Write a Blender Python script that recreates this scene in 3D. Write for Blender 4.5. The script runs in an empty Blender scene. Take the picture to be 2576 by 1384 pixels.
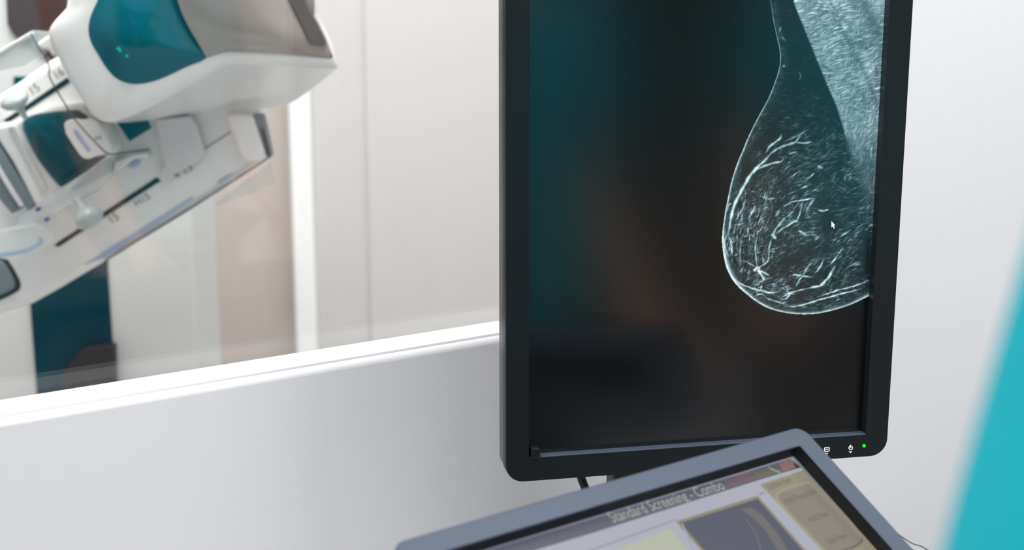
import bpy, bmesh, math, random
import numpy as np
from mathutils import Vector, Matrix

# ------------------------------------------------------------------ camera, world, lights, exposure
SC = bpy.context.scene
COL = SC.collection
IMG_W, IMG_H, FPX = 2576.0, 1384.0, 3500.0
PITCH = math.radians(12.0)
CAM = Vector((0, 0, 1.40))
cam_data = bpy.data.cameras.new('camera')
cam_data.sensor_width = 36.0
cam_data.lens = FPX / IMG_W * 36.0
cam_data.clip_start = 0.02
cam_data.dof.use_dof = True
cam_data.dof.focus_distance = 1.31
cam_data.dof.aperture_fstop = 4.6
cam = bpy.data.objects.new('camera', cam_data)
cam.location = CAM
cam.rotation_euler = (math.radians(90) - PITCH, 0, 0)
COL.objects.link(cam)
SC.camera = cam
SC.view_settings.view_transform = 'Standard'
SC.view_settings.look = 'None'
SC.view_settings.gamma = 1.0
SC.view_settings.exposure = 0.10
SC.view_settings.use_curve_mapping = False

world = bpy.data.worlds.new('world')
SC.world = world
world.use_nodes = True
bg = world.node_tree.nodes['Background']
bg.inputs[0].default_value = (0.93, 0.96, 1.0, 1)
bg.inputs[1].default_value = 0.70

def area_light(name, loc, target, power, sx, sy=None, color=(1, 1, 1), shape='RECTANGLE'):
    l = bpy.data.lights.new(name, 'AREA')
    l.energy = power; l.color = color; l.shape = shape; l.size = sx
    if sy: l.size_y = sy
    o = bpy.data.objects.new(name, l)
    o.location = loc
    o.rotation_euler = (Vector(target) - Vector(loc)).to_track_quat('-Z', 'Y').to_euler()
    COL.objects.link(o)
    return o

area_light('control_room_ceiling_lamp', (0.15, 0.35, 2.65), (0.15, 0.45, 0.0), 17, 1.3, 1.3, (1, 0.985, 0.97))
area_light('exam_room_ceiling_lamp', (-0.35, 1.72, 2.7), (-0.4, 2.1, 0.9), 54, 1.4, 0.7, (1, 0.985, 0.965))
area_light('control_room_left_fill', (-1.15, 0.05, 2.65), (-1.0, 0.2, 0.0), 22, 1.0, 1.0, (1, 0.985, 0.97))  # added fill, lifts the shade left of the monitor
area_light('control_room_right_fill', (1.15, 1.05, 2.65), (1.15, 1.15, 0.0), 20, 0.6, 0.6, (1, 0.985, 0.97))  # added fill, brightens the wall right of the monitor
for i, (x, y) in enumerate(((-0.95, 1.75), (-0.35, 1.70), (0.3, 2.0))):
    area_light('exam_room_spot_lamp', (x, y, 2.62), (x, y, 0), 2.2, 0.09, None, (1, 0.95, 0.88), 'DISK')

# ------------------------------------------------------------------ geometry of the view
F = Vector((0, math.cos(PITCH), -math.sin(PITCH)))
U = Vector((0, math.sin(PITCH), math.cos(PITCH)))
R = Vector((1, 0, 0))
Z = Vector((0, 0, 1))

def ray(px, py):
    px, py = float(px), float(py)
    return F + (px - IMG_W / 2) / FPX * R + (IMG_H / 2 - py) / FPX * U

def at_y(px, py, y):
    d = ray(px, py)
    return CAM + d * ((y - CAM.y) / d.y)

def on_plane(px, py, P, N):
    d = ray(px, py)
    return CAM + d * ((P - CAM).dot(N) / d.dot(N))

# ------------------------------------------------------------------ materials
def lin(c):
    r = []
    for v in c:
        v = v / 255.0
        r.append(v / 12.92 if v <= 0.04045 else ((v + 0.055) / 1.055) ** 2.4)
    return (r[0], r[1], r[2], 1)

MATS = {}
def mat(name, rgb, rough=0.5, spec=0.5, metal=0.0, coat=0.0, trans=0.0, alpha=1.0, emit=None, estr=0.0,
        vary=0.03, scale=40.0, bump=0.0, ior=1.45):
    if name in MATS: return MATS[name]
    m = bpy.data.materials.new(name); m.use_nodes = True
    nt = m.node_tree; b = nt.nodes['Principled BSDF']
    tc = nt.nodes.new('ShaderNodeTexCoord')
    nz = nt.nodes.new('ShaderNodeTexNoise'); nz.inputs['Scale'].default_value = scale; nz.inputs['Detail'].default_value = 4
    nt.links.new(tc.outputs['Object'], nz.inputs['Vector'])
    mx = nt.nodes.new('ShaderNodeMix'); mx.data_type = 'RGBA'
    c = lin(rgb)
    mx.inputs[6].default_value = tuple(v * (1 - vary) for v in c[:3]) + (1,)
    mx.inputs[7].default_value = tuple(min(1, v * (1 + vary)) for v in c[:3]) + (1,)
    nt.links.new(nz.outputs['Fac'], mx.inputs[0])
    nt.links.new(mx.outputs[2], b.inputs['Base Color'])
    b.inputs['Roughness'].default_value = rough
    b.inputs['Specular IOR Level'].default_value = spec
    b.inputs['Metallic'].default_value = metal
    b.inputs['Coat Weight'].default_value = coat
    b.inputs['Coat Roughness'].default_value = 0.04
    b.inputs['Transmission Weight'].default_value = trans
    b.inputs['Alpha'].default_value = alpha
    b.inputs['IOR'].default_value = ior
    if emit is not None:
        b.inputs['Emission Color'].default_value = lin(emit)
        b.inputs['Emission Strength'].default_value = estr
    if bump > 0:
        n2 = nt.nodes.new('ShaderNodeTexNoise'); n2.inputs['Scale'].default_value = scale * 12
        nt.links.new(tc.outputs['Object'], n2.inputs['Vector'])
        bp = nt.nodes.new('ShaderNodeBump'); bp.inputs['Strength'].default_value = bump; bp.inputs['Distance'].default_value = 0.001
        nt.links.new(n2.outputs['Fac'], bp.inputs['Height'])
        nt.links.new(bp.outputs['Normal'], b.inputs['Normal'])
    MATS[name] = m
    return m

def screen_mat(name, rgb):
    return mat(name, (4, 4, 5), rough=0.3, spec=0.35, emit=rgb, estr=1.0, vary=0.0)

# ------------------------------------------------------------------ object helpers
def tag(o, label=None, cat=None, group=None, kind=None):
    if label: o['label'] = label
    if cat: o['category'] = cat
    if group: o['group'] = group
    if kind: o['kind'] = kind
    return o

def empty(name, loc, label=None, cat=None, group=None):
    o = bpy.data.objects.new(name, None); o.location = loc; o.empty_display_size = 0.05
    COL.objects.link(o)
    return tag(o, label, cat, group)

def link_mesh(name, bm, m, parent=None, smooth=True, bevel=0.0, seg=3, subsurf=0, recalc=True, angle=30):
    if recalc: bmesh.ops.recalc_face_normals(bm, faces=bm.faces[:])
    for f in bm.faces: f.smooth = smooth
    if smooth:
        for e in bm.edges:
            if len(e.link_faces) == 2 and e.calc_face_angle(0) > math.radians(angle) and not subsurf:
                e.smooth = False
    me = bpy.data.meshes.new(name); bm.to_mesh(me); bm.free()
    me.materials.append(m)
    o = bpy.data.objects.new(name, me); COL.objects.link(o)
    if parent is not None:
        o.parent = parent
        o.matrix_parent_inverse = world_of(parent).inverted()
    if bevel > 0:
        for e in me.edges: e.use_edge_sharp = False
        md = o.modifiers.new('bevel', 'BEVEL'); md.width = bevel; md.segments = seg; md.limit_method = 'ANGLE'
        md.angle_limit = math.radians(angle); md.harden_normals = True
    if subsurf:
        md = o.modifiers.new('subsurf', 'SUBSURF'); md.levels = subsurf; md.render_levels = subsurf
    return o

def world_of(o):
    m = Matrix.LocRotScale(o.location, o.rotation_euler, o.scale)
    if o.parent is not None: m = world_of(o.parent) @ o.matrix_parent_inverse @ m
    return m

def catmull(pts, n=6, closed=True):
    out = []; N = len(pts)
    rng = range(N) if closed else range(N - 1)
    for i in rng:
        if closed:
            p = [pts[(i + k - 1) % N] for k in range(4)]
        else:
            p = [pts[max(0, min(N - 1, i + k - 1))] for k in range(4)]
        p = [np.array(q, float) for q in p]
        for k in range(n):
            t = k / n
            out.append(tuple(0.5 * ((2 * p[1]) + (p[2] - p[0]) * t + (2 * p[0] - 5 * p[1] + 4 * p[2] - p[3]) * t * t + (3 * p[1] - p[0] - 3 * p[2] + p[3]) * t ** 3)))
    if not closed: out.append(tuple(pts[-1]))
    return out

def prism_pts(front, back):
    bm = bmesh.new()
    a = [bm.verts.new(p) for p in front]; b = [bm.verts.new(p) for p in back]
    bm.faces.new(a); bm.faces.new(b)
    n = len(a)
    for i in range(n):
        bm.faces.new((a[i], a[(i + 1) % n], b[(i + 1) % n], b[i]))
    return bm

def slab(name, px, y, depth, m, parent, bevel=0.004, smooth_n=0, seg=3):
    """an outline seen in the exam room, standing at distance y and running back by depth"""
    if smooth_n: px = catmull(px, smooth_n)
    fr = [at_y(a, b, y) for a, b in px]
    bk = [p + Vector((0, depth, 0)) for p in fr]
    return link_mesh(name, prism_pts(fr, bk), m, parent, bevel=bevel, seg=seg)

def plate(name, pts, N, thick, m, parent=None, bevel=0.0, seg=2):
    """closed polygon of points in a plane with normal N, thickened to the back"""
    return link_mesh(name, prism_pts(pts, [p - N * thick for p in pts]), m, parent, bevel=bevel, seg=seg)

def box(name, lo, hi, m, parent=None, bevel=0.0, M=None):
    bm = bmesh.new()
    bmesh.ops.create_cube(bm, size=1)
    for v in bm.verts:
        v.co = Vector([lo[k] + (v.co[k] + 0.5) * (hi[k] - lo[k]) for k in range(3)])
        if M is not None: v.co = M @ v.co
    return link_mesh(name, bm, m, parent, bevel=bevel)

def tube(name, pts, r, m, parent=None, n=10, taper=None):
    bm = bmesh.new(); rings = []
    pts = [Vector(p) for p in pts]
    up = Vector((0.123, 0.2, 0.97)).normalized()
    for i, p in enumerate(pts):
        t = (pts[min(i + 1, len(pts) - 1)] - pts[max(i - 1, 0)]).normalized()
        s = t.cross(up)
        if s.length < 1e-3: s = t.cross(Vector((1, 0, 0)))
        s.normalize(); w = s.cross(t)
        rr = r if taper is None else r * taper[i]
        rings.append([bm.verts.new(p + (s * math.cos(2 * math.pi * k / n) + w * math.sin(2 * math.pi * k / n)) * rr) for k in range(n)])
    for a, b in zip(rings, rings[1:]):
        for k in range(n):
            bm.faces.new((a[k], a[(k + 1) % n], b[(k + 1) % n], b[k]))
    bm.faces.new(rings[0]); bm.faces.new(rings[-1])
    return link_mesh(name, bm, m, parent)

def lathe(name, base, axis, prof, m, parent=None, n=28):
    """prof: (distance along the axis, radius)"""
    axis = Vector(axis).normalized(); s = axis.orthogonal().normalized(); w = axis.cross(s)
    bm = bmesh.new(); rings = []
    for d, r in prof:
        c = Vector(base) + axis * d
        rings.append([bm.verts.new(c + (s * math.cos(2 * math.pi * k / n) + w * math.sin(2 * math.pi * k / n)) * max(r, 1e-4)) for k in range(n)])
    for a, b in zip(rings, rings[1:]):
        for k in range(n): bm.faces.new((a[k], a[(k + 1) % n], b[(k + 1) % n], b[k]))
    bm.faces.new(rings[0]); bm.faces.new(rings[-1])
    return link_mesh(name, bm, m, parent, angle=50)

def text_mesh(name, body, origin, ex, ey, width, m, parent=None, lift=0.0003, height=None):
    """flat lettering: ex along the line, ey up the letters, width the length of the line"""
    cu = bpy.data.curves.new('letters', 'FONT'); cu.body = body; cu.size = 1.0; cu.resolution_u = 4
    tmp = bpy.data.objects.new('letters', cu); COL.objects.link(tmp)
    bpy.context.view_layer.update()
    me = bpy.data.meshes.new_from_object(tmp.evaluated_get(bpy.context.evaluated_depsgraph_get()))
    bpy.data.objects.remove(tmp); bpy.data.curves.remove(cu)
    xs = [v.co.x for v in me.vertices]; k = width / (max(xs) - min(xs)); x0 = min(xs)
    ky = k if height is None else height / 0.7
    n = ex.cross(ey).normalized()
    for v in me.vertices:
        v.co = origin + ex * ((v.co.x - x0) * k) + ey * (v.co.y * ky) + n * lift
    me.name = name; me.materials.clear(); me.materials.append(m)
    o = bpy.data.objects.new(name, me); COL.objects.link(o)
    if parent is not None:
        o.parent = parent; o.matrix_parent_inverse = world_of(parent).inverted()
    return o

# ------------------------------------------------------------------ the setting
M_wall = mat('painted_wall', (232, 232, 234), rough=0.55, spec=0.3, vary=0.008, bump=0.03)
M_sill = mat('white_lacquer', (243, 243, 244), rough=0.3, spec=0.5, vary=0.005)
M_exwall = mat('exam_wall_paint', (200, 199, 198), rough=0.6, spec=0.3, vary=0.01)
M_exwall2 = mat('exam_wall_beige', (190, 180, 175), rough=0.6, spec=0.3, vary=0.02, scale=3)
M_floor = mat('grey_vinyl_floor', (200, 200, 198), rough=0.4, vary=0.08, scale=8)
M_dark = mat('seam_shadow_gap', (40, 40, 42), rough=0.8)

TH = math.radians(56.3)
WU = Vector((math.sin(TH), math.cos(TH), 0))            # along the window wall, to the right
WN = Vector((math.cos(TH), -math.sin(TH), 0))           # out of it, into the control room
WP = CAM + ray(1250, 850) * (1.43)
ZR = WP.z                                               # height of the rim under the window
W0 = Vector((WP.x, WP.y, 0))
WM = Matrix((( WU.x, WN.x, 0, W0.x), (WU.y, WN.y, 0, W0.y), (0, 0, 1, 0), (0, 0, 0, 1)))
JAMB = 0.28                                             # right end of the opening, behind the monitor

def struct(o): return tag(o, kind='structure')

struct(box('wall_window', (-3.0, -0.0145, 0), (JAMB, 0.0, ZR), M_wall, bevel=0.0068, M=WM))
struct(box('wall_window_core', (-3.0, -0.066, 0), (JAMB, -0.0146, ZR - 0.031), M_wall, M=WM))
struct(box('wall_right', (JAMB, -0.16, 0), (3.4, 0.0, 2.6), M_wall, M=WM))
struct(box('wall_lintel', (-3.0, -0.16, 2.15), (JAMB, 0.0, 2.6), M_wall, M=WM))
struct(box('trim_1', (-3.0, -0.060, ZR - 0.03), (JAMB, -0.0172, ZR + 0.0005), M_sill, bevel=0.0015, M=WM))
struct(box('trim_2', (-3.0, -0.0171, ZR - 0.03), (JAMB, -0.0146, ZR - 0.004), M_dark, M=WM))
M_glass = bpy.data.materials.new('window_glass'); M_glass.use_nodes = True
nt = M_glass.node_tree; nt.nodes.remove(nt.nodes['Principled BSDF'])
tr = nt.nodes.new('ShaderNodeBsdfTransparent'); tr.inputs[0].default_value = (0.985, 0.99, 0.985, 1)
gl = nt.nodes.new('ShaderNodeBsdfGlossy'); gl.inputs['Roughness'].default_value = 0.015
fr = nt.nodes.new('ShaderNodeFresnel'); fr.inputs['IOR'].default_value = 1.5
nzg = nt.nodes.new('ShaderNodeTexNoise'); nzg.inputs['Scale'].default_value = 1.5
mg = nt.nodes.new('ShaderNodeMixShader')
nt.links.new(fr.outputs[0], mg.inputs[0]); nt.links.new(tr.outputs[0], mg.inputs[1]); nt.links.new(gl.outputs[0], mg.inputs[2])
nt.links.new(mg.outputs[0], nt.nodes['Material Output'].inputs[0])
win = struct(box('window_1', (-3.0, -0.068, ZR - 0.02), (JAMB, -0.060, 2.15), M_glass, M=WM))

M_rear = mat('added_wall_charcoal', (44, 43, 42), rough=0.7)
struct(box('wall_rear_added', (-1.2, -2.1, 0), (4.2, -2.0, 2.6), M_rear))  # unseen dark wall, added for the monitor to mirror
# exam room behind the glass
struct(box('floor', (-4.0, -3.2, -0.05), (4.0, 4.4, 0.0), M_floor))
struct(box('wall_back', (-3.0, 3.22, 0), (at_y(740, 300, 3.22).x, 3.42, 2.6), M_exwall2))
struct(box('trim_4', (at_y(922, 300, 3.115).x, 3.105, 0), (1.6, 3.12, 2.6), M_exwall, bevel=0.003))
struct(box('wall_back_right', (at_y(733, 560, 3.12).x, 3.12, 0), (1.6, 3.42, 2.6), M_exwall))
struct(box('trim_3', (at_y(736, 560, 3.10).x, 3.10, 0), (at_y(789, 560, 3.10).x, 3.125, 2.6), M_sill, bevel=0.004))
struct(box('wall_left', (-3.05, 0.4, 0), (-3.0, 3.42, 2.6), M_exwall))

# ------------------------------------------------------------------ mammography machine
M_white = mat('machine_white_gloss', (236, 236, 234), rough=0.28, spec=0.5, vary=0.006, coat=0.2)
M_satin = mat('machine_white_satin', (208, 209, 207), rough=0.45, spec=0.4, vary=0.006)
M_teal = mat('machine_teal_gloss', (0, 86, 102), rough=0.08, spec=0.35, coat=0.0, vary=0.05)
M_teal2 = mat('carriage_teal_gloss', (0, 74, 86), rough=0.07, spec=0.25, vary=0.05)
M_tint = mat('tinted_acrylic', (120, 160, 168), rough=0.1, alpha=0.65)
M_tealdk = mat('machine_dark_teal_panel', (0, 56, 68), rough=0.25, spec=0.12, vary=0.08, scale=6)
M_brown = mat('painted_brown_reflection', (70, 53, 51), rough=0.4, spec=0.1, vary=0.06, scale=5)  # brown reflection in the teal column front, held as a base colour
M_black = mat('machine_black', (36, 30, 33), rough=0.5, vary=0.05)
M_shell = mat('machine_taupe_shell', (160, 152, 146), rough=0.25, spec=0.5, metal=0.25, coat=0.2, vary=0.03)
M_vent = mat('machine_dark_taupe', (98, 94, 91), rough=0.5)
M_slot = mat('machine_slot', (0, 24, 32), rough=0.5)
M_mark = mat('machine_scale_ink', (118, 120, 116), rough=0.6)
M_greyk = mat('machine_grey_knob', (178, 186, 186), rough=0.3, spec=0.5, coat=0.3)
M_greyd = mat('machine_grey_rubber', (120, 126, 132), rough=0.5)
M_lilac = mat('machine_pale_plastic', (214, 210, 211), rough=0.35, spec=0.4)
M_blue = mat('machine_blue_print', (165, 182, 212), rough=0.5)
M_blue_reflection = mat('painted_blue_reflection', (168, 184, 212), rough=0.3)  # blue reflection on the arm's chamfer, held as a base colour
M_purple = mat('machine_purple_clip', (86, 62, 150), rough=0.4)
def clear(name, rgb, a, rough=0.08):
    return mat(name, rgb, rough=rough, spec=0.6, alpha=a, vary=0.02)
M_clear = clear('clear_acrylic', (214, 222, 222), 0.45)
M_clear2 = clear('clear_acrylic_thin', (225, 230, 228), 0.28)
M_clearb = clear('clear_blue_acrylic', (150, 178, 208), 0.5)
M_edge = clear('acrylic_edge', (70, 84, 92), 0.85)

mm = empty('mammography_machine', (at_y(250, 700, 2.3).x, 2.35, 0),
           'white and teal mammography machine with tilted arm seen through the window', 'mammography machine')
YA = 2.02        # front face of the arm

# stand: white column with a dark teal front
YC = 2.36
cx0, cx1 = at_y(-60, 700, YC).x, at_y(489, 700, YC).x
box('column', (cx0, YC, 0), (cx1, YC + 0.19, 1.42), M_satin, mm, bevel=0.006)
tl, trr = at_y(79, 770, YC), at_y(286, 957, YC)
tp = box('column_front_panel', (tl.x, YC - 0.006, 0.02), (at_y(271, 655, YC).x, YC + 0.004, 1.24), M_tealdk, mm, bevel=0.001)
up = [at_y(14, -40, YC - 0.007), at_y(19, 60, YC - 0.007), at_y(28, 78, YC - 0.007), at_y(46, 97, YC - 0.007), at_y(190, 190, YC - 0.007), at_y(240, 190, YC - 0.007), at_y(240, -40, YC - 0.007)]
plate('column_brown_reflection', up, Vector((0, -1, 0)), 0.004, M_brown, mm)  # flat brown plate standing for a reflection in the teal front
fo = [at_y(150, 980, YC - 0.03), at_y(162, 935, YC - 0.03), at_y(203, 880, YC - 0.03), at_y(240, 874, YC - 0.03), at_y(286, 868, YC - 0.03), at_y(290, 1010, YC - 0.03), at_y(140, 1010, YC - 0.03)]
plate('black_chair_patch', fo, Vector((0, -1, 0)), 0.022, M_black, mm, bevel=0.003)  # dark chair by the column, built as a flat black plate

# tilted arm
arm_px = [(-70, 283), (29, 217), (113, 159), (300, 44), (430, -10), (600, 130), (655, 289), (676, 392), (473, 529), (270, 654), (140, 732), (76, 768), (0, 790), (-70, 815)]
arm = slab('arm', arm_px, YA, 0.036, M_white, mm, bevel=0.014, seg=5)
slab('arm_core', [(-70, 300), (113, 190), (430, 20), (560, 130), (590, 300), (600, 410), (270, 600), (-70, 770)], YA + 0.036, 0.12, M_white, mm, bevel=0.01)
base_rim = [(-60, 800), (0, 779), (76, 742), (140, 706), (250, 655), (262, 662), (140, 735), (76, 770), (0, 792), (-60, 812)]
slab('arm_slot', [(8, 303), (22, 309), (177, 207), (169, 195)], YA - 0.001, 0.006, M_slot, mm, bevel=0)
slab('arm_slot', [(136, 618), (146, 609), (394, 446), (405, 455), (300, 523), (148, 621)], YA - 0.001, 0.006, M_slot, mm, bevel=0)
slab('blue_reflection_strip', [(212, 668), (262, 633), (340, 585), (420, 535), (482, 495), (488, 499), (420, 545), (340, 597), (265, 648)], YA - 0.0015, 0.003, M_blue_reflection, mm, bevel=0)  # coloured strip standing for the glossy chamfer's blue reflection
slab('blue_reflection_strip', [(545, 458), (566, 443), (590, 433), (575, 446), (550, 462)], YA - 0.0015, 0.003, M_blue_reflection, mm, bevel=0)
slab('arm_opening', [(294, 308), (370, 298), (381, 322), (326, 356)], YA - 0.001, 0.004, M_teal, mm, bevel=0)
slab('arm_edge_strip', [(262, 656), (330, 612), (473, 525), (684, 389), (684, 394), (473, 531), (330, 618), (262, 660)], YA - 0.001, 0.004, M_black, mm, bevel=0)  # thin black strip along the arm's lower edge
slab('arm_groove', [(508, 377), (580, 330), (581, 333), (509, 380)], YA - 0.001, 0.003, M_greyd, mm, bevel=0)
slab('release_lever', [(284, 412), (330, 390), (371, 384), (374, 395), (336, 402), (293, 430), (286, 426)], YA - 0.02, 0.02, M_white, mm, bevel=0.003)
slab('lever_button', [(320, 418), (328, 408), (342, 404), (351, 408), (346, 417), (330, 424)], YA - 0.006, 0.006, M_blue, mm, bevel=0.001)
# end of the arm
slab('end_cap', [(565, 286), (634, 290), (668, 392), (655, 409), (622, 408), (605, 396), (588, 350)], YA - 0.02, 0.03, M_white, mm, bevel=0.009)
ec = slab('end_bumper', [(634, 288), (660, 288), (664, 300), (684, 391), (672, 399)], YA - 0.012, 0.022, M_greyd, mm, bevel=0.002)
slab('bumper_slot', [(655, 323), (663, 323), (681, 391), (673, 395)], YA - 0.0135, 0.004, M_black, ec, bevel=0)
# pale shield in front of the arm
slab('face_shield_base', [(388, 300), (478, 292), (494, 320), (512, 376), (511, 392), (494, 407), (466, 424), (420, 450), (405, 453), (396, 445), (400, 430), (412, 416), (404, 380)], YA - 0.022, 0.014, M_lilac, mm, bevel=0.004)
# scale marks
ARX = (at_y(398, 455, YA) - at_y(140, 612, YA)).normalized()
ARY = Vector((-ARX.z, 0, ARX.x))
for body, px, py, w in (('15', 283, 562, 0.013), ('H15', 345, 520, 0.024), ('4 13', 443, 452, 0.030), ('15', 84, 238, 0.013), ('16', 145, 198, 0.013)):
    text_mesh('scale_mark', body, at_y(px, py, YA - 0.0008), ARX, ARY, w, M_mark, mm)

# ---- carriage with teal cover
car = slab('carriage', [(2, 313), (40, 306), (62, 286), (130, 268), (190, 262), (226, 280), (262, 320), (286, 384), (262, 410), (158, 479), (92, 530), (76, 498), (30, 410), (-30, 320)], YA - 0.06, 0.062, M_white, mm, bevel=0.008)
slab('carriage_rib', [(18, 318), (36, 314), (122, 478), (104, 492)], YA - 0.064, 0.006, M_satin, car, bevel=0.003)
teal_px = [(83, 290), (62, 302), (56, 320), (64, 342), (89, 392), (121, 436), (147, 466), (157, 469), (180, 455), (215, 433), (250, 406), (264, 393), (262, 384), (256, 384), (240, 370), (226, 330), (221, 298), (204, 284), (190, 278), (143, 281), (108, 285)]
def dome(name, px, y, depth, bulge, m, parent, smooth_n=4, rings=7, power=2.0):
    """a pillow-shaped cover: outline at y, bulging towards the camera, and closed at the back"""
    if smooth_n: px = catmull(px, smooth_n)
    cx = sum(p[0] for p in px) / len(px); cy = sum(p[1] for p in px) / len(px)
    bm = bmesh.new(); rs = []
    rs.append([bm.verts.new(at_y(a, b, y) + Vector((0, depth, 0))) for a, b in px])
    for k in range(rings):
        t = 1 - k / rings
        yy = y - bulge * (1 - t ** power)
        rs.append([bm.verts.new(at_y(cx + (a - cx) * t, cy + (b - cy) * t, y) + Vector((0, yy - y, 0))) for a, b in px])
    c = bm.verts.new(at_y(cx, cy, y) + Vector((0, -bulge, 0)))
    n = len(px)
    for a, b in zip(rs, rs[1:]):
        for k in range(n): bm.faces.new((a[k], a[(k + 1) % n], b[(k + 1) % n], b[k]))
    for k in range(n): bm.faces.new((rs[-1][k], rs[-1][(k + 1) % n], c))
    bm.faces.new(rs[0])
    return link_mesh(name, bm, m, parent, angle=60)
tc_ = dome('carriage_cover', teal_px, YA - 0.064, 0.005, 0.022, M_teal2, mm)
lab = slab('label_plate', [(159, 312), (167, 303), (190, 299), (206, 303), (222, 297), (240, 302), (256, 328), (272, 356), (278, 378), (268, 389), (240, 394), (222, 401), (210, 400), (199, 390), (178, 359), (164, 336)], YA - 0.094, 0.012, M_white, car, bevel=0.004)
slab('label_print', [(183, 326), (194, 328), (206, 346), (220, 366), (230, 380), (220, 383), (208, 366), (190, 343)], YA - 0.0946, 0.002, M_blue, lab, bevel=0)
slab('label_print', [(236, 345), (254, 341), (256, 350), (238, 352)], YA - 0.0946, 0.002, M_blue, lab, bevel=0)
slab('side_bumper', [(-20, 350), (3, 374), (36, 428), (70, 482), (86, 508), (82, 530), (70, 533), (56, 512), (20, 450), (-20, 385)], YA - 0.058, 0.05, M_greyd, mm, bevel=0.004)
slab('side_rail', [(-20, 395), (4, 432), (40, 490), (58, 518), (50, 523), (30, 495), (-4, 440), (-20, 412)], YA - 0.064, 0.01, M_lilac, mm, bevel=0.002)
slab('carriage_bracket', [(-30, 420), (8, 455), (30, 490), (45, 520), (30, 540), (-30, 470)], YA - 0.052, 0.04, M_greyd, mm, bevel=0.003)
slab('clear_paddle', [(170, 485), (215, 440), (262, 402), (282, 396), (288, 412), (283, 432), (258, 444), (236, 456)], YA - 0.083, 0.004, M_tint, mm, bevel=0)
# knobs
KP = [(0, 0.0045), (0.012, 0.0045), (0.022, 0.0065), (0.026, 0.012), (0.032, 0.0185), (0.040, 0.0215), (0.047, 0.020), (0.052, 0.014), (0.054, 0.006)]
for (ax, ay), (bx, by) in (((64, 296), (28, 237)), ((191, 498), (236, 566))):
    b0 = at_y(ax, ay, YA - 0.098); b1 = at_y(bx, by, YA - 0.112)
    L = (b1 - b0).length
    lathe('knob', b0, b1 - b0, [(d / 0.054 * L, r * 0.95) for d, r in KP], M_greyk, mm)
# black control handle in the base of the arm
ih = slab('hand_grip_recess', [(-40, 640), (0, 650), (18, 652), (34, 676), (50, 706), (53, 720), (48, 732), (20, 748), (-40, 775)], YA - 0.002, 0.006, M_black, mm, bevel=0.003)
slab('hand_grip', [(-40, 650), (-2, 660), (8, 664), (24, 692), (34, 714), (32, 728), (10, 740), (-40, 756)], YA - 0.012, 0.016, M_greyd, ih, bevel=0.006)

# clear paddles and shield
slab('clear_paddle', [(40, 582), (51, 548), (100, 510), (159, 474), (216, 436), (262, 402), (285, 392), (283, 412), (278, 455), (240, 486), (191, 508), (110, 552)], YA - 0.085, 0.006, M_clear, mm, bevel=0.001)
slab('paddle_rim', [(38, 580), (60, 566), (188, 502), (280, 448), (280, 455), (191, 509), (62, 574), (40, 586)], YA - 0.092, 0.012, M_clear2, mm, bevel=0.002)
pd = slab('clear_paddle', [(-40, 590), (30, 572), (95, 562), (112, 572), (126, 584), (136, 600), (139, 612), (120, 624), (68, 640), (20, 640), (-40, 646)], YA - 0.10, 0.012, M_clear2, mm, bevel=0.004)
slab('paddle_edge', [(-40, 640), (0, 636), (36, 631), (68, 624), (96, 611), (98, 597), (103, 600), (104, 616), (80, 630), (60, 638), (20, 645), (-40, 654)], YA - 0.104, 0.006, M_clearb, pd, bevel=0.001)
for x, y in ((115, 554), (93, 528)):
    slab('paddle_clip', [(x - 6, y - 4), (x + 3, y - 6), (x + 6, y + 3), (x - 4, y + 6)], YA - 0.104, 0.012, M_purple, mm, bevel=0.002)
slab('clear_upper_paddle', [(-40, 145), (20, 112), (80, 77), (124, 80), (127, 90), (95, 112), (114, 132), (60, 165), (-40, 185)], YA - 0.10, 0.010, M_clear, mm, bevel=0.001)
slab('upper_paddle_rim', [(-40, 150), (18, 113), (79, 78), (81, 90), (50, 108), (-40, 168)], YA - 0.104, 0.014, M_lilac, mm, bevel=0.003)
slab('upper_bracket', [(90, 110), (122, 88), (132, 100), (140, 120), (146, 138), (132, 145), (120, 126), (98, 124)], YA - 0.11, 0.05, M_white, mm, bevel=0.005)
sh = [(78, 82), (86, 100), (100, 124), (116, 148), (124, 170), (124, 190), (134, 212), (160, 256), (182, 292), (215, 332), (240, 358), (262, 380), (280, 388), (320, 383), (376, 376)]
tube('shield_edge', [at_y(a, b, YA - 0.13) for a, b in catmull(sh, 4, False)], 0.0011, M_edge, mm, n=8)
slab('clear_guard', [(540, 520), (560, 495), (640, 440), (682, 405), (692, 462), (660, 478), (600, 500)], YA + 0.04, 0.004, M_clear2, mm, bevel=0)

# ---- tube head
win_px = [(285, -60), (246, 2), (229, 40), (223, 72), (229, 104), (248, 138), (271, 174), (286, 192), (302, 202), (322, 209), (343, 212), (386, 205), (425, 190), (464, 171), (520, 146), (557, 134), (588, 130), (700, 135), (759, 140), (832, 147), (832, 130), (818, 93), (790, 47), (745, -60)]
rim_px = [(235, -60), (168, 20), (131, 62), (123, 90), (133, 121), (150, 150), (173, 197), (196, 232), (218, 268), (237, 292), (278, 308), (355, 281), (417, 248), (480, 214), (541, 178), (562, 168), (590, 164), (680, 167), (760, 170), (842, 173), (845, 160), (832, 118), (800, 48), (740, -60)]
bak_px = [(245, -60), (180, 20), (145, 62), (138, 90), (147, 121), (162, 150), (183, 197), (204, 232), (226, 268), (244, 294), (284, 309), (374, 303), (430, 297), (480, 293), (550, 287), (580, 285), (610, 281), (690, 270), (745, 252), (838, 181), (846, 166), (838, 118), (806, 48), (745, -60)]
def ring(px, ys):
    return [at_y(a, b, y) for (a, b), y in zip(px, ys)]
def rim_y(px, base):     # the head turns away to the right
    return [base + 0.00022 * max(0, a - 300) for a, b in px]
bm = bmesh.new()
YH = 1.80
w2 = catmull(win_px, 3); r2 = catmull(rim_px, 3); b2 = catmull(bak_px, 3)
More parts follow.
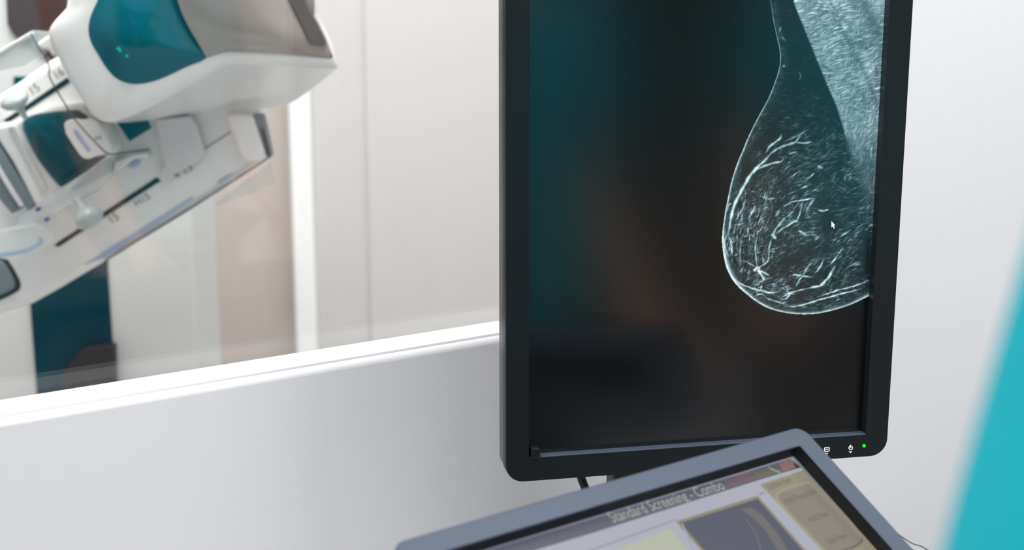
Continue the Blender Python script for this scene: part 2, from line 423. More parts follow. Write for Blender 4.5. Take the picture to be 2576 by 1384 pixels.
mid = [(r[0] * 0.86 + w[0] * 0.14, r[1] * 0.86 + w[1] * 0.14) for r, w in zip(r2, w2)]
mid2 = [(r[0] * 0.97 + b[0] * 0.03, r[1] * 0.97 + b[1] * 0.03) for r, b in zip(r2, b2)]
rows = [ring(w2, rim_y(w2, YH + 0.012)), ring(w2, rim_y(w2, YH)), ring(mid, rim_y(mid, YH)), ring(r2, rim_y(r2, YH + 0.006)),
        ring(mid2, rim_y(mid2, YH + 0.018)), ring(b2, rim_y(b2, YH + 0.19))]
vr = [[bm.verts.new(p) for p in row] for row in rows]
for a, b in zip(vr, vr[1:]):
    for k in range(len(a)): bm.faces.new((a[k], a[(k + 1) % len(a)], b[(k + 1) % len(a)], b[k]))
bm.faces.new(vr[0]); bm.faces.new(vr[-1])
head = link_mesh('tube_head', bm, M_white, mm, angle=75)

# curved front cover of the head: teal window and taupe shell meet at a seam
seam = [(432, -60), (446, -20), (462, 30), (482, 72), (502, 108), (521, 147)]
def cover(name, left, right, m, ys, n=16, bow=0.02):
    """ruled between two curves of pixels, bowed towards the camera, closed to the back"""
    L = catmull(left, 5, False); Rr = catmull(right, 5, False)
    bm = bmesh.new(); g = []
    for i in range(n + 1):
        t = i / n; row = []
        for j, (a, b) in enumerate(zip(L, Rr)):
            x = a[0] + (b[0] - a[0]) * t; y = a[1] + (b[1] - a[1]) * t
            row.append((x, y))
        g.append(row)
    fr = []; bk = []
    for i, row in enumerate(g):
        rf = []; rb = []
        for j, (x, y) in enumerate(row):
            v = j / (len(row) - 1)
            d = ys(i / n, v)
            p = at_y(x, y, rim_y([(x, y)], YH)[0])
            rf.append(bm.verts.new(p - Vector((0, d, 0)))); rb.append(bm.verts.new(p + Vector((0, 0.006, 0))))
        fr.append(rf); bk.append(rb)
    nn, mmn = len(fr) - 1, len(fr[0]) - 1
    for i in range(nn):
        for j in range(mmn):
            bm.faces.new((fr[i][j], fr[i + 1][j], fr[i + 1][j + 1], fr[i][j + 1]))
            bm.faces.new((bk[i][j], bk[i][j + 1], bk[i + 1][j + 1], bk[i + 1][j]))
    for i in range(nn):
        bm.faces.new((fr[i][0], bk[i][0], bk[i + 1][0], fr[i + 1][0])); bm.faces.new((fr[i][mmn], fr[i + 1][mmn], bk[i + 1][mmn], bk[i][mmn]))
    for j in range(mmn):
        bm.faces.new((fr[0][j], fr[0][j + 1], bk[0][j + 1], bk[0][j])); bm.faces.new((fr[nn][j], bk[nn][j], bk[nn][j + 1], fr[nn][j + 1]))
    return link_mesh(name, bm, m, mm, angle=50)
tw_l = [(262, -60), (250, -2), (223, 65), (234, 105), (271, 174), (302, 202), (343, 211)]
tw_r = [(432, -60), (446, -20), (462, 30), (482, 72), (502, 108), (521, 144), (521, 144)]
tw_lower = [(343, 211), (386, 205), (425, 190), (464, 171), (521, 144)]
def dome_poly(name, px, m, bulge, power=1.7, smooth=3):
    px2 = catmull(px, smooth); cx = sum(p[0] for p in px2) / len(px2); cy = sum(p[1] for p in px2) / len(px2)
    bm = bmesh.new(); rs = []; n = len(px2)
    base = lambda x, y: at_y(x, y, rim_y([(x, y)], YH)[0])
    rs.append([bm.verts.new(base(a, b) + Vector((0, 0.008, 0))) for a, b in px2])
    K = 12
    for k in range(K):
        t = 1 - k / K
        rs.append([bm.verts.new(base(cx + (a - cx) * t, cy + (b - cy) * t) - Vector((0, bulge * (1 - t ** power) + 0.001, 0))) for a, b in px2])
    c = bm.verts.new(base(cx, cy) - Vector((0, bulge + 0.001, 0)))
    for a, b in zip(rs, rs[1:]):
        for k in range(n): bm.faces.new((a[k], a[(k + 1) % n], b[(k + 1) % n], b[k]))
    for k in range(n): bm.faces.new((rs[-1][k], rs[-1][(k + 1) % n], c))
    bm.faces.new(rs[0])
    return link_mesh(name, bm, m, mm, angle=60)
teal_head = [(290, -80), (246, 2), (229, 40), (223, 72), (229, 104), (248, 138), (271, 174), (302, 202), (343, 211), (386, 204), (425, 189), (464, 170), (521, 145), (502, 108), (482, 72), (462, 30), (446, -20), (430, -80)]
thd = dome_poly('window_cover', teal_head, M_teal, 0.02)
led = mat('indicator_green', (20, 150, 130), rough=0.4, emit=(20, 150, 130), estr=0.5)
SH_L = [(430, -80), (446, -20), (462, 30), (482, 72), (502, 108), (521, 146)]
SH_R = [(735, -80), (760, -20), (790, 47), (818, 93), (831, 128), (832, 147)]
SHB = [(521, 146), (557, 134), (588, 130), (700, 135), (759, 140), (832, 147)]
# shell: ruled from the seam, its lower edge following the rim
def shell_px(t, v):
    Lp = catmull(SH_L, 4, False); Rp = catmull(SH_R, 4, False); Bp = catmull(SHB, 4, False)
    def s(P, q):
        q = q * (len(P) - 1); i = min(int(q), len(P) - 2); w = q - i
        return np.array(P[i]) * (1 - w) + np.array(P[i + 1]) * w
    top = np.array(Lp[0]) * (1 - t) + np.array(Rp[0]) * t
    e = s(Lp, v) * (1 - t) + s(Rp, v) * t
    corr = s(Bp, t) - (np.array(Lp[-1]) * (1 - t) + np.array(Rp[-1]) * t)
    return e + corr * v
bm = bmesh.new(); NI, NJ = 28, 20; fr_ = []; bk_ = []
for i in range(NI + 1):
    t = i / NI; a = []; b = []
    for j in range(NJ + 1):
        v = j / NJ; x, y = shell_px(t, v)
        p = at_y(x, y, rim_y([(x, y)], YH)[0])
        d = 0.024 * math.sin(math.pi * min(1, 0.12 + t * 0.88)) ** 0.8 * (1 - v ** 5)
        a.append(bm.verts.new(p - Vector((0, d + 0.001, 0)))); b.append(bm.verts.new(p + Vector((0, 0.008, 0))))
    fr_.append(a); bk_.append(b)
for i in range(NI):
    for j in range(NJ):
        bm.faces.new((fr_[i][j], fr_[i + 1][j], fr_[i + 1][j + 1], fr_[i][j + 1]))
        bm.faces.new((bk_[i][j], bk_[i][j + 1], bk_[i + 1][j + 1], bk_[i + 1][j]))
    bm.faces.new((fr_[i][0], bk_[i][0], bk_[i + 1][0], fr_[i + 1][0])); bm.faces.new((fr_[i][NJ], fr_[i + 1][NJ], bk_[i + 1][NJ], bk_[i][NJ]))
for j in range(NJ):
    bm.faces.new((fr_[0][j], fr_[0][j + 1], bk_[0][j + 1], bk_[0][j])); bm.faces.new((fr_[NI][j], bk_[NI][j], bk_[NI][j + 1], fr_[NI][j + 1]))
shell = link_mesh('head_shell', bm, M_shell, mm, angle=50)
vent_px = [(700, -60), (722, -10), (760, 66), (778, 106), (784, 112), (820, 115), (818, 100), (800, 62), (775, 20), (742, -60)]
def vy(x, y): return rim_y([(x, y)], YH)[0] - 0.0125
bm = prism_pts([at_y(a, b, vy(a, b)) for a, b in vent_px], [at_y(a, b, vy(a, b)) + Vector((0, 0.02, 0)) for a, b in vent_px])
link_mesh('head_vent_panel', bm, M_vent, shell, bevel=0.001)
ipx = [(293, 112), (303, 106), (327, 144), (312, 157)]
for a, b, r in ((297, 122, 4), (301, 128, 3), (318, 141, 3)):
    pts = [(a + r * math.cos(k * math.pi / 4), b + r * math.sin(k * math.pi / 4)) for k in range(8)]
    q = [at_y(x, y, YH - 0.0165) for x, y in pts]
    plate('indicator_light', q, Vector((0, -1, 0)), 0.004, led, thd)

# ------------------------------------------------------------------ diagnostic monitor
M_bezel = mat('monitor_black_plastic', (22, 26, 29), rough=0.34, spec=0.5, vary=0.06, scale=300, bump=0.02)
M_side = mat('monitor_side_plastic', (84, 80, 81), rough=0.35, spec=0.5, vary=0.04)
M_icon = mat('white_icon_print', (235, 235, 235), rough=0.5, emit=(255, 255, 255), estr=0.25)
M_led = mat('green_led', (10, 200, 20), rough=0.4, emit=(0, 225, 20), estr=0.9)
TM = math.radians(78.3)
MU = Vector((math.sin(TM), math.cos(TM), 0)); MN = Vector((math.cos(TM), -math.sin(TM), 0))
MP = CAM + ray(1750, 1170) * 1.31
def mp(px, py, off=0.0): return on_plane(px, py, MP + MN * off, MN)
def ml(px, py, off=0.0):
    d = mp(px, py, off) - MP
    return d.dot(MU), d.z
bl = mp(1310, 1213); br = mp(2195, 1148)
mx0 = ml(1272, 1050)[0]; mx1 = ml(2237, 1040)[0]
mz0 = 0.5 * (ml(1340, 1211)[1] + ml(2190, 1149)[1])
REC = 0.010
sx0 = ml(1332, 500)[0]; sx1 = ml(2193, 600, -REC)[0]
sz0 = 0.5 * (ml(1500, 1140, 0)[1] + ml(2170, 1092, 0)[1])
MH = 0.505; mz1 = mz0 + MH; sz1 = mz1 - (sz0 - mz0) + 0.005
mon = empty('diagnostic_monitor', MP + Vector((0, 0, 0)), 'tall black portrait monitor showing a mammogram, in front of the white wall', 'monitor')
def M3(u, z, off=0.0): return MP + MU * u + Z * z + MN * off
def rrect(x0, x1, z0, z1, r, n=8):
    out = []
    for cx, cz, a0 in ((x1 - r, z1 - r, 0), (x0 + r, z1 - r, 90), (x0 + r, z0 + r, 180), (x1 - r, z0 + r, 270)):
        for k in range(n + 1):
            a = math.radians(a0 + 90 * k / n); out.append((cx + r * math.cos(a), cz + r * math.sin(a)))
    return out
def frame_mesh(P3, outer, inner, front, depth_out, depth_in, lip):
    """a bezel: outer and inner outlines with the same number of points"""
    bm = bmesh.new(); n = len(outer)
    rows = [[bm.verts.new(P3(a, b, -depth_out)) for a, b in outer], [bm.verts.new(P3(a, b, -lip)) for a, b in outer],
            [bm.verts.new(P3(a + (c - a) * 0.02, b + (d - b) * 0.02, front)) for (a, b), (c, d) in zip(outer, inner)],
            [bm.verts.new(P3(c, d, front)) for c, d in inner], [bm.verts.new(P3(c, d, -depth_in)) for c, d in inner]]
    for a, b in zip(rows, rows[1:]):
        for k in range(n): bm.faces.new((a[k], a[(k + 1) % n], b[(k + 1) % n], b[k]))
    bm.faces.new(rows[0])
    return bm
NC = 8
o_px = rrect(mx0, mx1, mz0, mz1, 0.017, NC); i_px = rrect(sx0, sx1, sz0, sz1, 0.0012, NC)
link_mesh('bezel', frame_mesh(M3, o_px, i_px, 0.0, 0.014, REC + 0.002, 0.0012), M_bezel, mon, angle=25)
side = rrect(mx0 + 0.0008, mx1 - 0.0008, mz0 + 0.0008, mz1 - 0.0008, 0.0165, NC)
plate('side_band', [M3(a, b, -0.0142) for a, b in side], MN, 0.021, M_side, mon, bevel=0.002)
hous = rrect(mx0 + 0.03, mx1 - 0.03, mz0 + 0.04, mz1 - 0.04, 0.02, NC)
plate('rear_housing', [M3(a, b, -0.0354) for a, b in hous], MN, 0.035, M_bezel, mon, bevel=0.012)
scr = rrect(sx0 - 0.004, sx1 + 0.004, sz0 - 0.004, sz1 + 0.004, 0.001, 1)
M_screen = mat('monitor_screen', (3, 4, 5), rough=0.2, spec=0.9, vary=0.0, ior=1.65)
nt = M_screen.node_tree; at = nt.nodes.new('ShaderNodeAttribute'); at.attribute_name = 'picture'
nt.links.new(at.outputs['Color'], nt.nodes['Principled BSDF'].inputs['Emission Color']); nt.nodes['Principled BSDF'].inputs['Emission Strength'].default_value = 1.0
screen = plate('screen', [M3(a, b, -REC) for a, b in scr], MN, 0.002, M_screen, mon)

# mammogram picture: computed pixel by pixel, shown by the screen's own light
def mammogram():
    rng = np.random.default_rng(7)
    X0, X1, Y0, Y1 = 1806, 2236, -30, 800
    Wd, Hg = X1 - X0, Y1 - Y0
    out = [(1936, -30), (1938, 0), (1945, 50), (1954, 92), (1961, 124), (1962, 162), (1952, 199), (1935, 243), (1912, 286), (1895, 318), (1879, 352), (1868, 380), (1859, 400), (1848, 430), (1839, 461), (1831, 500), (1824, 535), (1818, 580), (1817, 612), (1821, 645), (1828, 674), (1842, 702), (1858, 722), (1876, 738), (1906, 761), (1940, 778), (1982, 788), (2028, 791), (2073, 786), (2134, 769), (2184, 746), (2240, 720)]
    out = np.array(catmull(out, 5, False))
    yy, xx = np.mgrid[Y0:Y1, X0:X1].astype(float)
    a = out[:-1]; b = out[1:]
    dist = np.full((Hg, Wd), 1e9)
    for p, q in zip(a, b):
        d = q - p; L2 = d @ d
        if L2 < 1e-9: continue
        t = np.clip(((xx - p[0]) * d[0] + (yy - p[1]) * d[1]) / L2, 0, 1)
        dist = np.minimum(dist, np.hypot(xx - p[0] - t * d[0], yy - p[1] - t * d[1]))
    poly = np.vstack([out, [[2400, 720], [2400, -60], [1936, -60]]])
    inside = np.zeros((Hg, Wd), bool); n = len(poly); j = n - 1
    for i in range(n):
        xi, yi = poly[i]; xj, yj = poly[j]
        if abs(yj - yi) > 1e-9:
            c = ((yi > yy) != (yj > yy)) & (xx < (xj - xi) * (yy - yi) / (yj - yi) + xi)
            inside ^= c
        j = i
    def smooth_noise(sx, sy, seed):
        r = np.random.default_rng(seed); gh, gw = int(Hg / sy) + 3, int(Wd / sx) + 3
        g = r.random((gh, gw)); u = np.arange(Wd) / sx; v = np.arange(Hg) / sy
        iu = u.astype(int); iv = v.astype(int); fu = u - iu; fv = v - iv
        fu = fu * fu * (3 - 2 * fu); fv = fv * fv * (3 - 2 * fv)
        A = g[np.ix_(iv, iu)]; B = g[np.ix_(iv, iu + 1)]; C = g[np.ix_(iv + 1, iu)]; D = g[np.ix_(iv + 1, iu + 1)]
        return (A * (1 - fu) + B * fu) * (1 - fv[:, None]) + (C * (1 - fu) + D * fu) * fv[:, None]
    img = np.zeros((Hg, Wd))
    low = np.clip((yy - 330) / 120, 0, 1)
    img += inside * (0.006 + 0.010 * low * smooth_noise(60, 60, 1) + 0.010 * low * smooth_noise(14, 14, 2) ** 2)
    S = np.zeros((Hg, Wd))
    ker = {}
    def splat(x, y, w, v):
        xi, yi = int(round(x)) - X0, int(round(y)) - Y0
        k = max(2, int(w * 2.2) + 1)
        if xi < k or yi < k or xi >= Wd - k or yi >= Hg - k: return
        key = round(w * 4)
        if key not in ker:
            g = np.mgrid[-k:k + 1, -k:k + 1]; ker[key] = (k, np.exp(-(g[0] ** 2 + g[1] ** 2) / (2 * (key / 4 * 0.55) ** 2 + 0.05)))
        k, K = ker[key]
        if xi < k or yi < k or xi >= Wd - k or yi >= Hg - k: return
        sub = S[yi - k:yi + k + 1, xi - k:xi + k + 1]
        np.maximum(sub, K * v, out=sub)
    def stroke(pts, w, v, jit=1.2, taper=0.25):
        P = catmull(pts, 6, False) if len(pts) > 2 else pts
        P = np.array(P, float); P += rng.normal(0, jit * 0.3, P.shape)
        seg = np.hypot(*np.diff(P, axis=0).T); tot = seg.sum() + 1e-6; run = 0.0
        ph, fq = rng.uniform(0, 6.28), rng.uniform(0.12, 0.3)
        for p, q, L in zip(P, P[1:], seg):
            m = max(1, int(L / 0.7))
            for s in range(m):
                c = p + (q - p) * s / m; t = (run + L * s / m) / tot
                k = min(1.0, min(t, 1 - t) / taper + 0.15); wob = 0.88 + 0.12 * math.sin(ph + (run + L * s / m) * fq)
                splat(c[0], c[1], w * (0.35 + 0.65 * k) * wob, v * (0.4 + 0.6 * k) * wob * (0.8 + 0.4 * rng.random()))
            run += L
    def fibres(ang, half, density, seed, step=1.0):
        """noise smeared along a direction field, which gives fine curving strands"""
        r = np.random.default_rng(seed)
        nz = (r.random((Hg, Wd)) < density) * r.random((Hg, Wd)) ** 2
        acc = nz.copy()
        for sg in (1, -1):
            x = (xx - X0).copy(); y = (yy - Y0).copy()
            for k in range(half):
                ix = np.clip(np.rint(x).astype(int), 0, Wd - 1); iy = np.clip(np.rint(y).astype(int), 0, Hg - 1)
                th = ang[iy, ix]
                x = x + sg * step * np.cos(th); y = y + sg * step * np.sin(th)
                ix = np.clip(np.rint(x).astype(int), 0, Wd - 1); iy = np.clip(np.rint(y).astype(int), 0, Hg - 1)
                acc += nz[iy, ix] * (1 - k / half)
        k1 = np.array([0.25, 0.5, 0.25])
        for ax in (0, 1): acc = k1[0] * np.roll(acc, 1, ax) + k1[1] * acc + k1[2] * np.roll(acc, -1, ax)
        return np.clip(acc / np.percentile(acc, 99.3), 0, 1.3)
    B1 = lambda L: [(1800 + x / 3.295, 400 + y / 3.295) for x, y in L]
    B2 = lambda L: [(1880 + x / 3.461, y / 3.461) for x, y in L]
    big = [(B1([(470, -60), (420, 0), (310, 110), (250, 200), (190, 310), (150, 400), (120, 540), (105, 640)]), 5, 0.85),
           (B1([(300, 110), (330, 90), (460, 40), (545, 20), (560, -10)]), 3.5, 0.7),
           (B1([(105, 640), (128, 690), (140, 800)]), 3.5, 0.6), (B1([(105, 600), (75, 700), (110, 810)]), 3, 0.55),
           (B1([(340, 905), (430, 850), (445, 740), (470, 640)]), 2.5, 0.6), (B1([(345, 905), (330, 740), (345, 640)]), 3, 0.55),
           (B1([(345, 905), (380, 960), (405, 1005)]), 4, 0.95), (B1([(360, 920), (450, 970)]), 3, 0.6), (B1([(345, 905), (250, 850), (210, 850)]), 2, 0.5),
           (B1([(320, 930), (345, 905), (370, 900)]), 5, 0.95),
           (B1([(470, 650), (500, 580), (570, 490)]), 3, 0.6), (B1([(470, 640), (540, 590), (650, 520), (690, 480), (710, 400), (730, 370)]), 2.5, 0.65), (B1([(465, 620), (500, 660)]), 6, 0.85),
           (B1([(650, 520), (685, 515)]), 4, 0.7), (B1([(690, 590), (720, 610), (750, 630)]), 3.5, 0.7), (B1([(750, 630), (830, 630)]), 2.5, 0.4),
           (B1([(615, 358), (700, 345), (820, 325)]), 2.5, 0.75), (B1([(820, 325), (770, 400), (750, 440)]), 4, 0.5),
           (B1([(850, 425), (890, 430), (940, 420)]), 3, 0.75), (B1([(745, 165), (780, 150), (820, 115)]), 2.5, 0.6),
           (B1([(990, 890), (965, 930), (930, 990), (870, 1050), (820, 1060), (760, 1075)]), 4, 0.85), (B1([(760, 1075), (620, 1110), (530, 1160)]), 2.5, 0.7),
           (B1([(895, 830), (870, 890), (820, 950)]), 3, 0.6), (B1([(720, 970), (770, 890), (800, 860)]), 2.5, 0.6), (B1([(620, 970), (660, 960), (720, 970), (800, 980)]), 3, 0.6),
           (B1([(1020, 790), (980, 840), (950, 880)]), 3, 0.6), (B1([(720, 970), (660, 1060)]), 2.5, 0.5),
           (B1([(1270, 1005), (1160, 1050), (1050, 1080), (840, 1145)]), 2.2, 0.75), (B1([(1210, 1075), (1000, 1130), (850, 1170), (700, 1215), (560, 1225)]), 2.4, 0.85),
           (B1([(150, 990), (220, 1040), (330, 1080), (480, 1110), (550, 1080)]), 2.6, 0.75), (B1([(590, 1060), (600, 1100), (620, 1115), (580, 1160), (530, 1165)]), 2.5, 0.7),
           (B1([(375, 1080), (385, 1050)]), 3, 0.6), (B1([(410, 1150), (500, 1180), (600, 1210)]), 2.5, 0.6),
           (B2([(160, 1330), (200, 1270), (280, 1210), (295, 1170)]), 3.5, 0.7), (B2([(170, 1370), (240, 1310), (320, 1270), (420, 1235), (470, 1160)]), 3.5, 0.6),
           (B2([(420, 1240), (500, 1245), (560, 1235)]), 3.5, 0.6), (B2([(330, 1230), (420, 1190), (530, 1130)]), 2.5, 0.4), (B2([(360, 1340), (430, 1320)]), 3, 0.5),
           (B2([(280, 280), (282, 278)]), 4, 1.0), (B2([(280, 275), (290, 240)]), 3, 0.5), (B2([(300, 320), (330, 355)]), 2, 0.4), (B2([(310, 575), (325, 572)]), 3, 0.7),
           (B2([(440, 625), (465, 660), (450, 700)]), 1.5, 0.25), (B2([(700, 0), (740, 80), (800, 130)]), 2.5, 0.7), (B2([(770, 150), (790, 165)]), 4, 0.8),
           (B1([(100, 430), (110, 380), (135, 370)]), 2.5, 0.55), (B1([(200, 900), (205, 780), (210, 650)]), 2.5, 0.4), (B1([(180, 480), (230, 400), (245, 330)]), 3, 0.5),
           (B1([(270, 500), (310, 430), (330, 380)]), 3.5, 0.55), (B1([(210, 540), (225, 440)]), 3, 0.5), (B1([(380, 310), (430, 330), (490, 325)]), 3.5, 0.5),
           (B1([(400, 420), (430, 390)]), 4, 0.4), (B1([(495, 480), (530, 420)]), 3.5, 0.45), (B1([(520, 560), (580, 480)]), 4, 0.4), (B1([(850, 60), (890, 75)]), 5, 0.5)]
    for pts, w, v in big: stroke(pts, w * 0.95, min(1.15, v * 1.35))
    mu = np.array([(1990, -30), (1996, 9), (2019, 66), (2042, 124), (2079, 214), (2102, 266), (2128, 350), (2150, 420), (2172, 500), (2184, 560), (2190, 800)], float)
    # fine tissue strands
    uu = np.clip((xx - 1830) / 260, 0, 1); low2 = np.clip((yy - 400) / 60, 0, 1)
    wav = (smooth_noise(45, 45, 31) - 0.5) * 2; wav2 = (smooth_noise(18, 18, 32) - 0.5) * 2
    main = np.radians(-(78 - 42 * uu)) * low2 + np.radians(-(36 - 22 * uu)) * (1 - low2)
    bot = np.clip((yy - 690) / 40, 0, 1); main = main * (1 - bot) + np.radians(12 - 40 * uu) * bot
    f1 = fibres(main + np.radians(38 * wav + 22 * wav2), 11, 0.012, 41)
    f2 = fibres(main + np.radians(50 * wav2 - 35 * wav + 25), 7, 0.020, 42)
    f3 = fibres(main + np.radians(-50 * wav), 5, 0.05, 43)
    patch = np.clip(smooth_noise(34, 30, 33) * 1.5 - 0.12, 0, 1) * (0.5 + 0.9 * smooth_noise(13, 13, 34))
    zone = np.interp(yy, [-30, 200, 300, 380, 450, 700, 800], [0.05, 0.07, 0.18, 0.42, 0.98, 0.95, 0.8]) * (1.12 - 0.5 * uu)
    tissue = (0.55 * f1 ** 1.6 + 0.34 * f2 ** 1.6 + 0.12 * f3) * patch * zone
    depth_in = np.clip((dist - 5) / 9, 0, 1)
    img = img + inside * depth_in * tissue * 1.3 + inside * (np.clip(S, 0, 1.2) ** 1.3) * 0.85
    # skin line
    th = np.interp(yy, [0, 150, 300, 420, 560, 640, 700, 760, 800], [1.3, 1.6, 2.2, 3.2, 3.0, 6.0, 6.5, 4.0, 3.5])
    br = np.interp(yy, [0, 150, 300, 420, 560, 640, 700, 760, 800], [0.30, 0.50, 0.6, 0.8, 0.85, 1.1, 1.1, 0.85, 0.75])
    img += inside * br * np.exp(-(dist / th) ** 2) * (0.7 + 0.5 * smooth_noise(7, 7, 11)) * np.where(xx < 2120, 1, 0.8)
    img += inside * 0.09 * np.exp(-(dist / 14) ** 2) * smooth_noise(8, 8, 12)
    # chest muscle at the upper right
    edge = np.interp(yy, mu[:, 1], mu[:, 0])
    mask = np.clip((xx - edge) / 5.0, 0, 1)
    fade = np.interp(yy, [0, 310, 370, 440, 540, 660], [1, 1.0, 0.68, 0.42, 0.2, 0.0])
    mask = mask * (1 - np.clip((yy - 330) / 40, 0, 1)) + np.clip((xx - edge + 8) / 34, 0, 1) * np.clip((yy - 330) / 40, 0, 1)
    wv = (smooth_noise(22, 22, 51) - 0.5) * 2
    m1 = fibres(np.radians(-14 + 26 * wv), 9, 0.05, 52)
    m2 = fibres(np.radians(-74 + 30 * wv), 8, 0.045, 53)
    mixm = np.clip((yy - 200) / 120, 0, 1) * 0.6 + 0.2
    T = m1 * (1 - mixm) + m2 * mixm + 0.25 * np.maximum(m1, m2)
    along = smooth_noise(34, 70, 21)
    dark = np.exp(-(((xx - 2195) + 0.42 * (yy - 60) * -1) / 26) ** 2) * np.exp(-((yy - 50) / 95) ** 2)
    dark2 = np.exp(-((xx - np.interp(yy, [-30, 60, 170, 280], [2075, 2110, 2170, 2215])) / 7) ** 2) * (yy < 300)
    muscle = (0.08 + 0.22 * along + 0.50 * T ** 1.1 + 0.06 * smooth_noise(4, 4, 22)) * (1 - 0.62 * dark) * (1 - 0.35 * dark2)
    muscle *= np.interp(yy, [0, 120, 300, 420], [1.2, 1.0, 0.9, 0.85])
    img = img * (1 - mask * fade * 0.6) + inside * mask * fade * muscle
    img = np.clip(img, 0, 1.1)
    return X0, Y0, img, inside

def build_mammogram():
    X0, Y0, img, inside = mammogram()
    Hg, Wd = img.shape
    st = 1.2
    ys = np.arange(-24, 798, st); nrow = len(ys)
    xr0, xr1 = ml(0, 0)[0], 0
    ncol = 345
    # physical grid on the screen plane
    def toloc(px, py):
        d = np.array(ml(px, py, -REC + 0.0003)); return d
    uA = toloc(1808, 300)[0]; uB = sx1 + 0.0015
    zA = toloc(1900, 820)[1]; zB = toloc(1900, -24)[1]
    us = np.concatenate([[sx0 - 0.003], np.linspace(uA, uB, ncol - 1)]); nz_ = 660; zs = np.concatenate([[sz0 - 0.003], np.linspace(zA, zB, nz_ - 2), [sz1 + 0.003]])
    uu, zz = np.meshgrid(us, zs)
    off = -REC + 0.0003
    Px = MP.x + MU.x * uu + MN.x * off; Py = MP.y + MU.y * uu + MN.y * off; Pz = MP.z + zz
    dx, dy, dz = Px - CAM.x, Py - CAM.y, Pz - CAM.z
    cz = dy * F.y + dz * F.z; cu = dy * U.y + dz * U.z
    px = IMG_W / 2 + FPX * dx / cz; py = IMG_H / 2 - FPX * cu / cz
    fx = np.clip(px - X0, 0, Wd - 1.001); fy = np.clip(py - Y0, 0, Hg - 1.001)
    ix = fx.astype(int); iy = fy.astype(int); ax = fx - ix; ay = fy - iy
    v = (img[iy, ix] * (1 - ax) + img[iy, ix + 1] * ax) * (1 - ay) + (img[iy + 1, ix] * (1 - ax) + img[iy + 1, ix + 1] * ax) * ay
    c = np.zeros((nz_, ncol, 4), np.float32)
    vv = np.clip(v, 0, 1.1)
    c[..., 0] = vv * (0.36 + 0.42 * vv); c[..., 1] = vv * (0.74 + 0.20 * vv); c[..., 2] = vv * (0.84 + 0.14 * vv); c[..., 3] = 1
    co = np.stack([Px, Py, Pz], -1).reshape(-1, 3).astype(np.float32)
    idx = np.arange(nz_ * ncol).reshape(nz_, ncol)
    q = np.stack([idx[:-1, :-1], idx[:-1, 1:], idx[1:, 1:], idx[1:, :-1]], -1).reshape(-1, 4)
    me = bpy.data.meshes.new('mammogram_image')
    me.vertices.add(len(co)); me.vertices.foreach_set('co', co.ravel())
    me.loops.add(q.size); me.loops.foreach_set('vertex_index', q.ravel().astype(np.int32))
    me.polygons.add(len(q)); me.polygons.foreach_set('loop_start', (np.arange(len(q)) * 4).astype(np.int32))
    me.update(calc_edges=True)
    at = me.color_attributes.new('picture', 'FLOAT_COLOR', 'POINT'); at.data.foreach_set('color', c.ravel())
    me.materials.append(M_screen)
    o = bpy.data.objects.new('mammogram_image', me); COL.objects.link(o)
    o.parent = screen; o.matrix_parent_inverse = world_of(screen).inverted()
build_mammogram()

def scr_poly(name, px, m, parent, off):
    pts = [mp(a, b, off) for a, b in px]
    return plate(name, pts, MN, 0.0002, m, parent)
cur = [(2092, 557), (2092, 572), (2095, 569), (2098, 575), (2100, 574), (2097, 568), (2101, 567)]
scr_poly('pointer_arrow', cur, mat('pointer_white', (230, 235, 240), emit=(235, 240, 245), estr=0.9), screen, -REC + 0.0008)

# icons and lamp on the lower bezel
def bez_poly(name, px, m, thick=0.0004): 
    return plate(name, [mp(a, b, 0.0004) for a, b in px], MN, thick, m, mon)
def ring_mesh(name, outer, inner, m):
    bm = bmesh.new(); n = len(outer)
    a = [bm.verts.new(mp(x, y, 0.0004)) for x, y in outer]; b = [bm.verts.new(mp(x, y, 0.0004)) for x, y in inner]
    for k in range(n):
        if name == 'power_icon' and k in (n - 1, 0): continue
        bm.faces.new((a[k], a[(k + 1) % n], b[(k + 1) % n], b[k]))
    return link_mesh(name, bm, m, mon)
def rr_px(cx, cy, w, h, r, sl=-0.07):
    return [(x, y + (x - cx) * sl) for x, y in rrect(cx - w, cx + w, cy - h, cy + h, r, 4)]
ring_mesh('display_icon', rr_px(2080, 1131, 7, 6, 3), rr_px(2080, 1131, 4.6, 3.8, 1.6), M_icon)
bez_poly('display_icon', [(2077.5, 1129.8), (2082.6, 1129.4), (2082.6, 1131.8), (2077.5, 1132.2)], M_icon)
def arc(cx, cy, r, n=16): return [(cx + r * math.sin(2 * math.pi * (k + 0.5) / n), cy - r * math.cos(2 * math.pi * (k + 0.5) / n)) for k in range(n)]
ring_mesh('power_icon', arc(2140, 1127, 5.6), arc(2140, 1127, 3.4), M_icon)
bez_poly('power_icon', [(2139, 1119.6), (2141.2, 1119.6), (2141.2, 1127), (2139, 1127)], M_icon)
for cx, cy in ((2079.5, 1142), (2139.5, 1138)):
    bez_poly('chevron_icon', [(cx - 3.8, cy - 2), (cx - 2.4, cy - 3), (cx, cy - 0.4), (cx + 2.4, cy - 3.2), (cx + 3.8, cy - 2.2), (cx, cy + 2.4)], M_icon)
bez_poly('power_lamp', arc(2174, 1122, 4.2), M_led, 0.002)
M_lip = mat('monitor_lip_highlight', (70, 80, 94), rough=0.3, spec=0.5)  # lip made lighter than the bezel, its highlight put into the colour
lq = [M3(sx0 + 0.011, sz0 + 0.0003, 0.0002), M3(sx1, sz0 + 0.0003, 0.0002), M3(sx1, sz0 - 0.0009, 0.0002), M3(sx0 + 0.011, sz0 - 0.0009, 0.0002)]
plate('lower_lip_highlight', lq, MN, REC - 0.0004, M_lip, mon, bevel=0.0005)
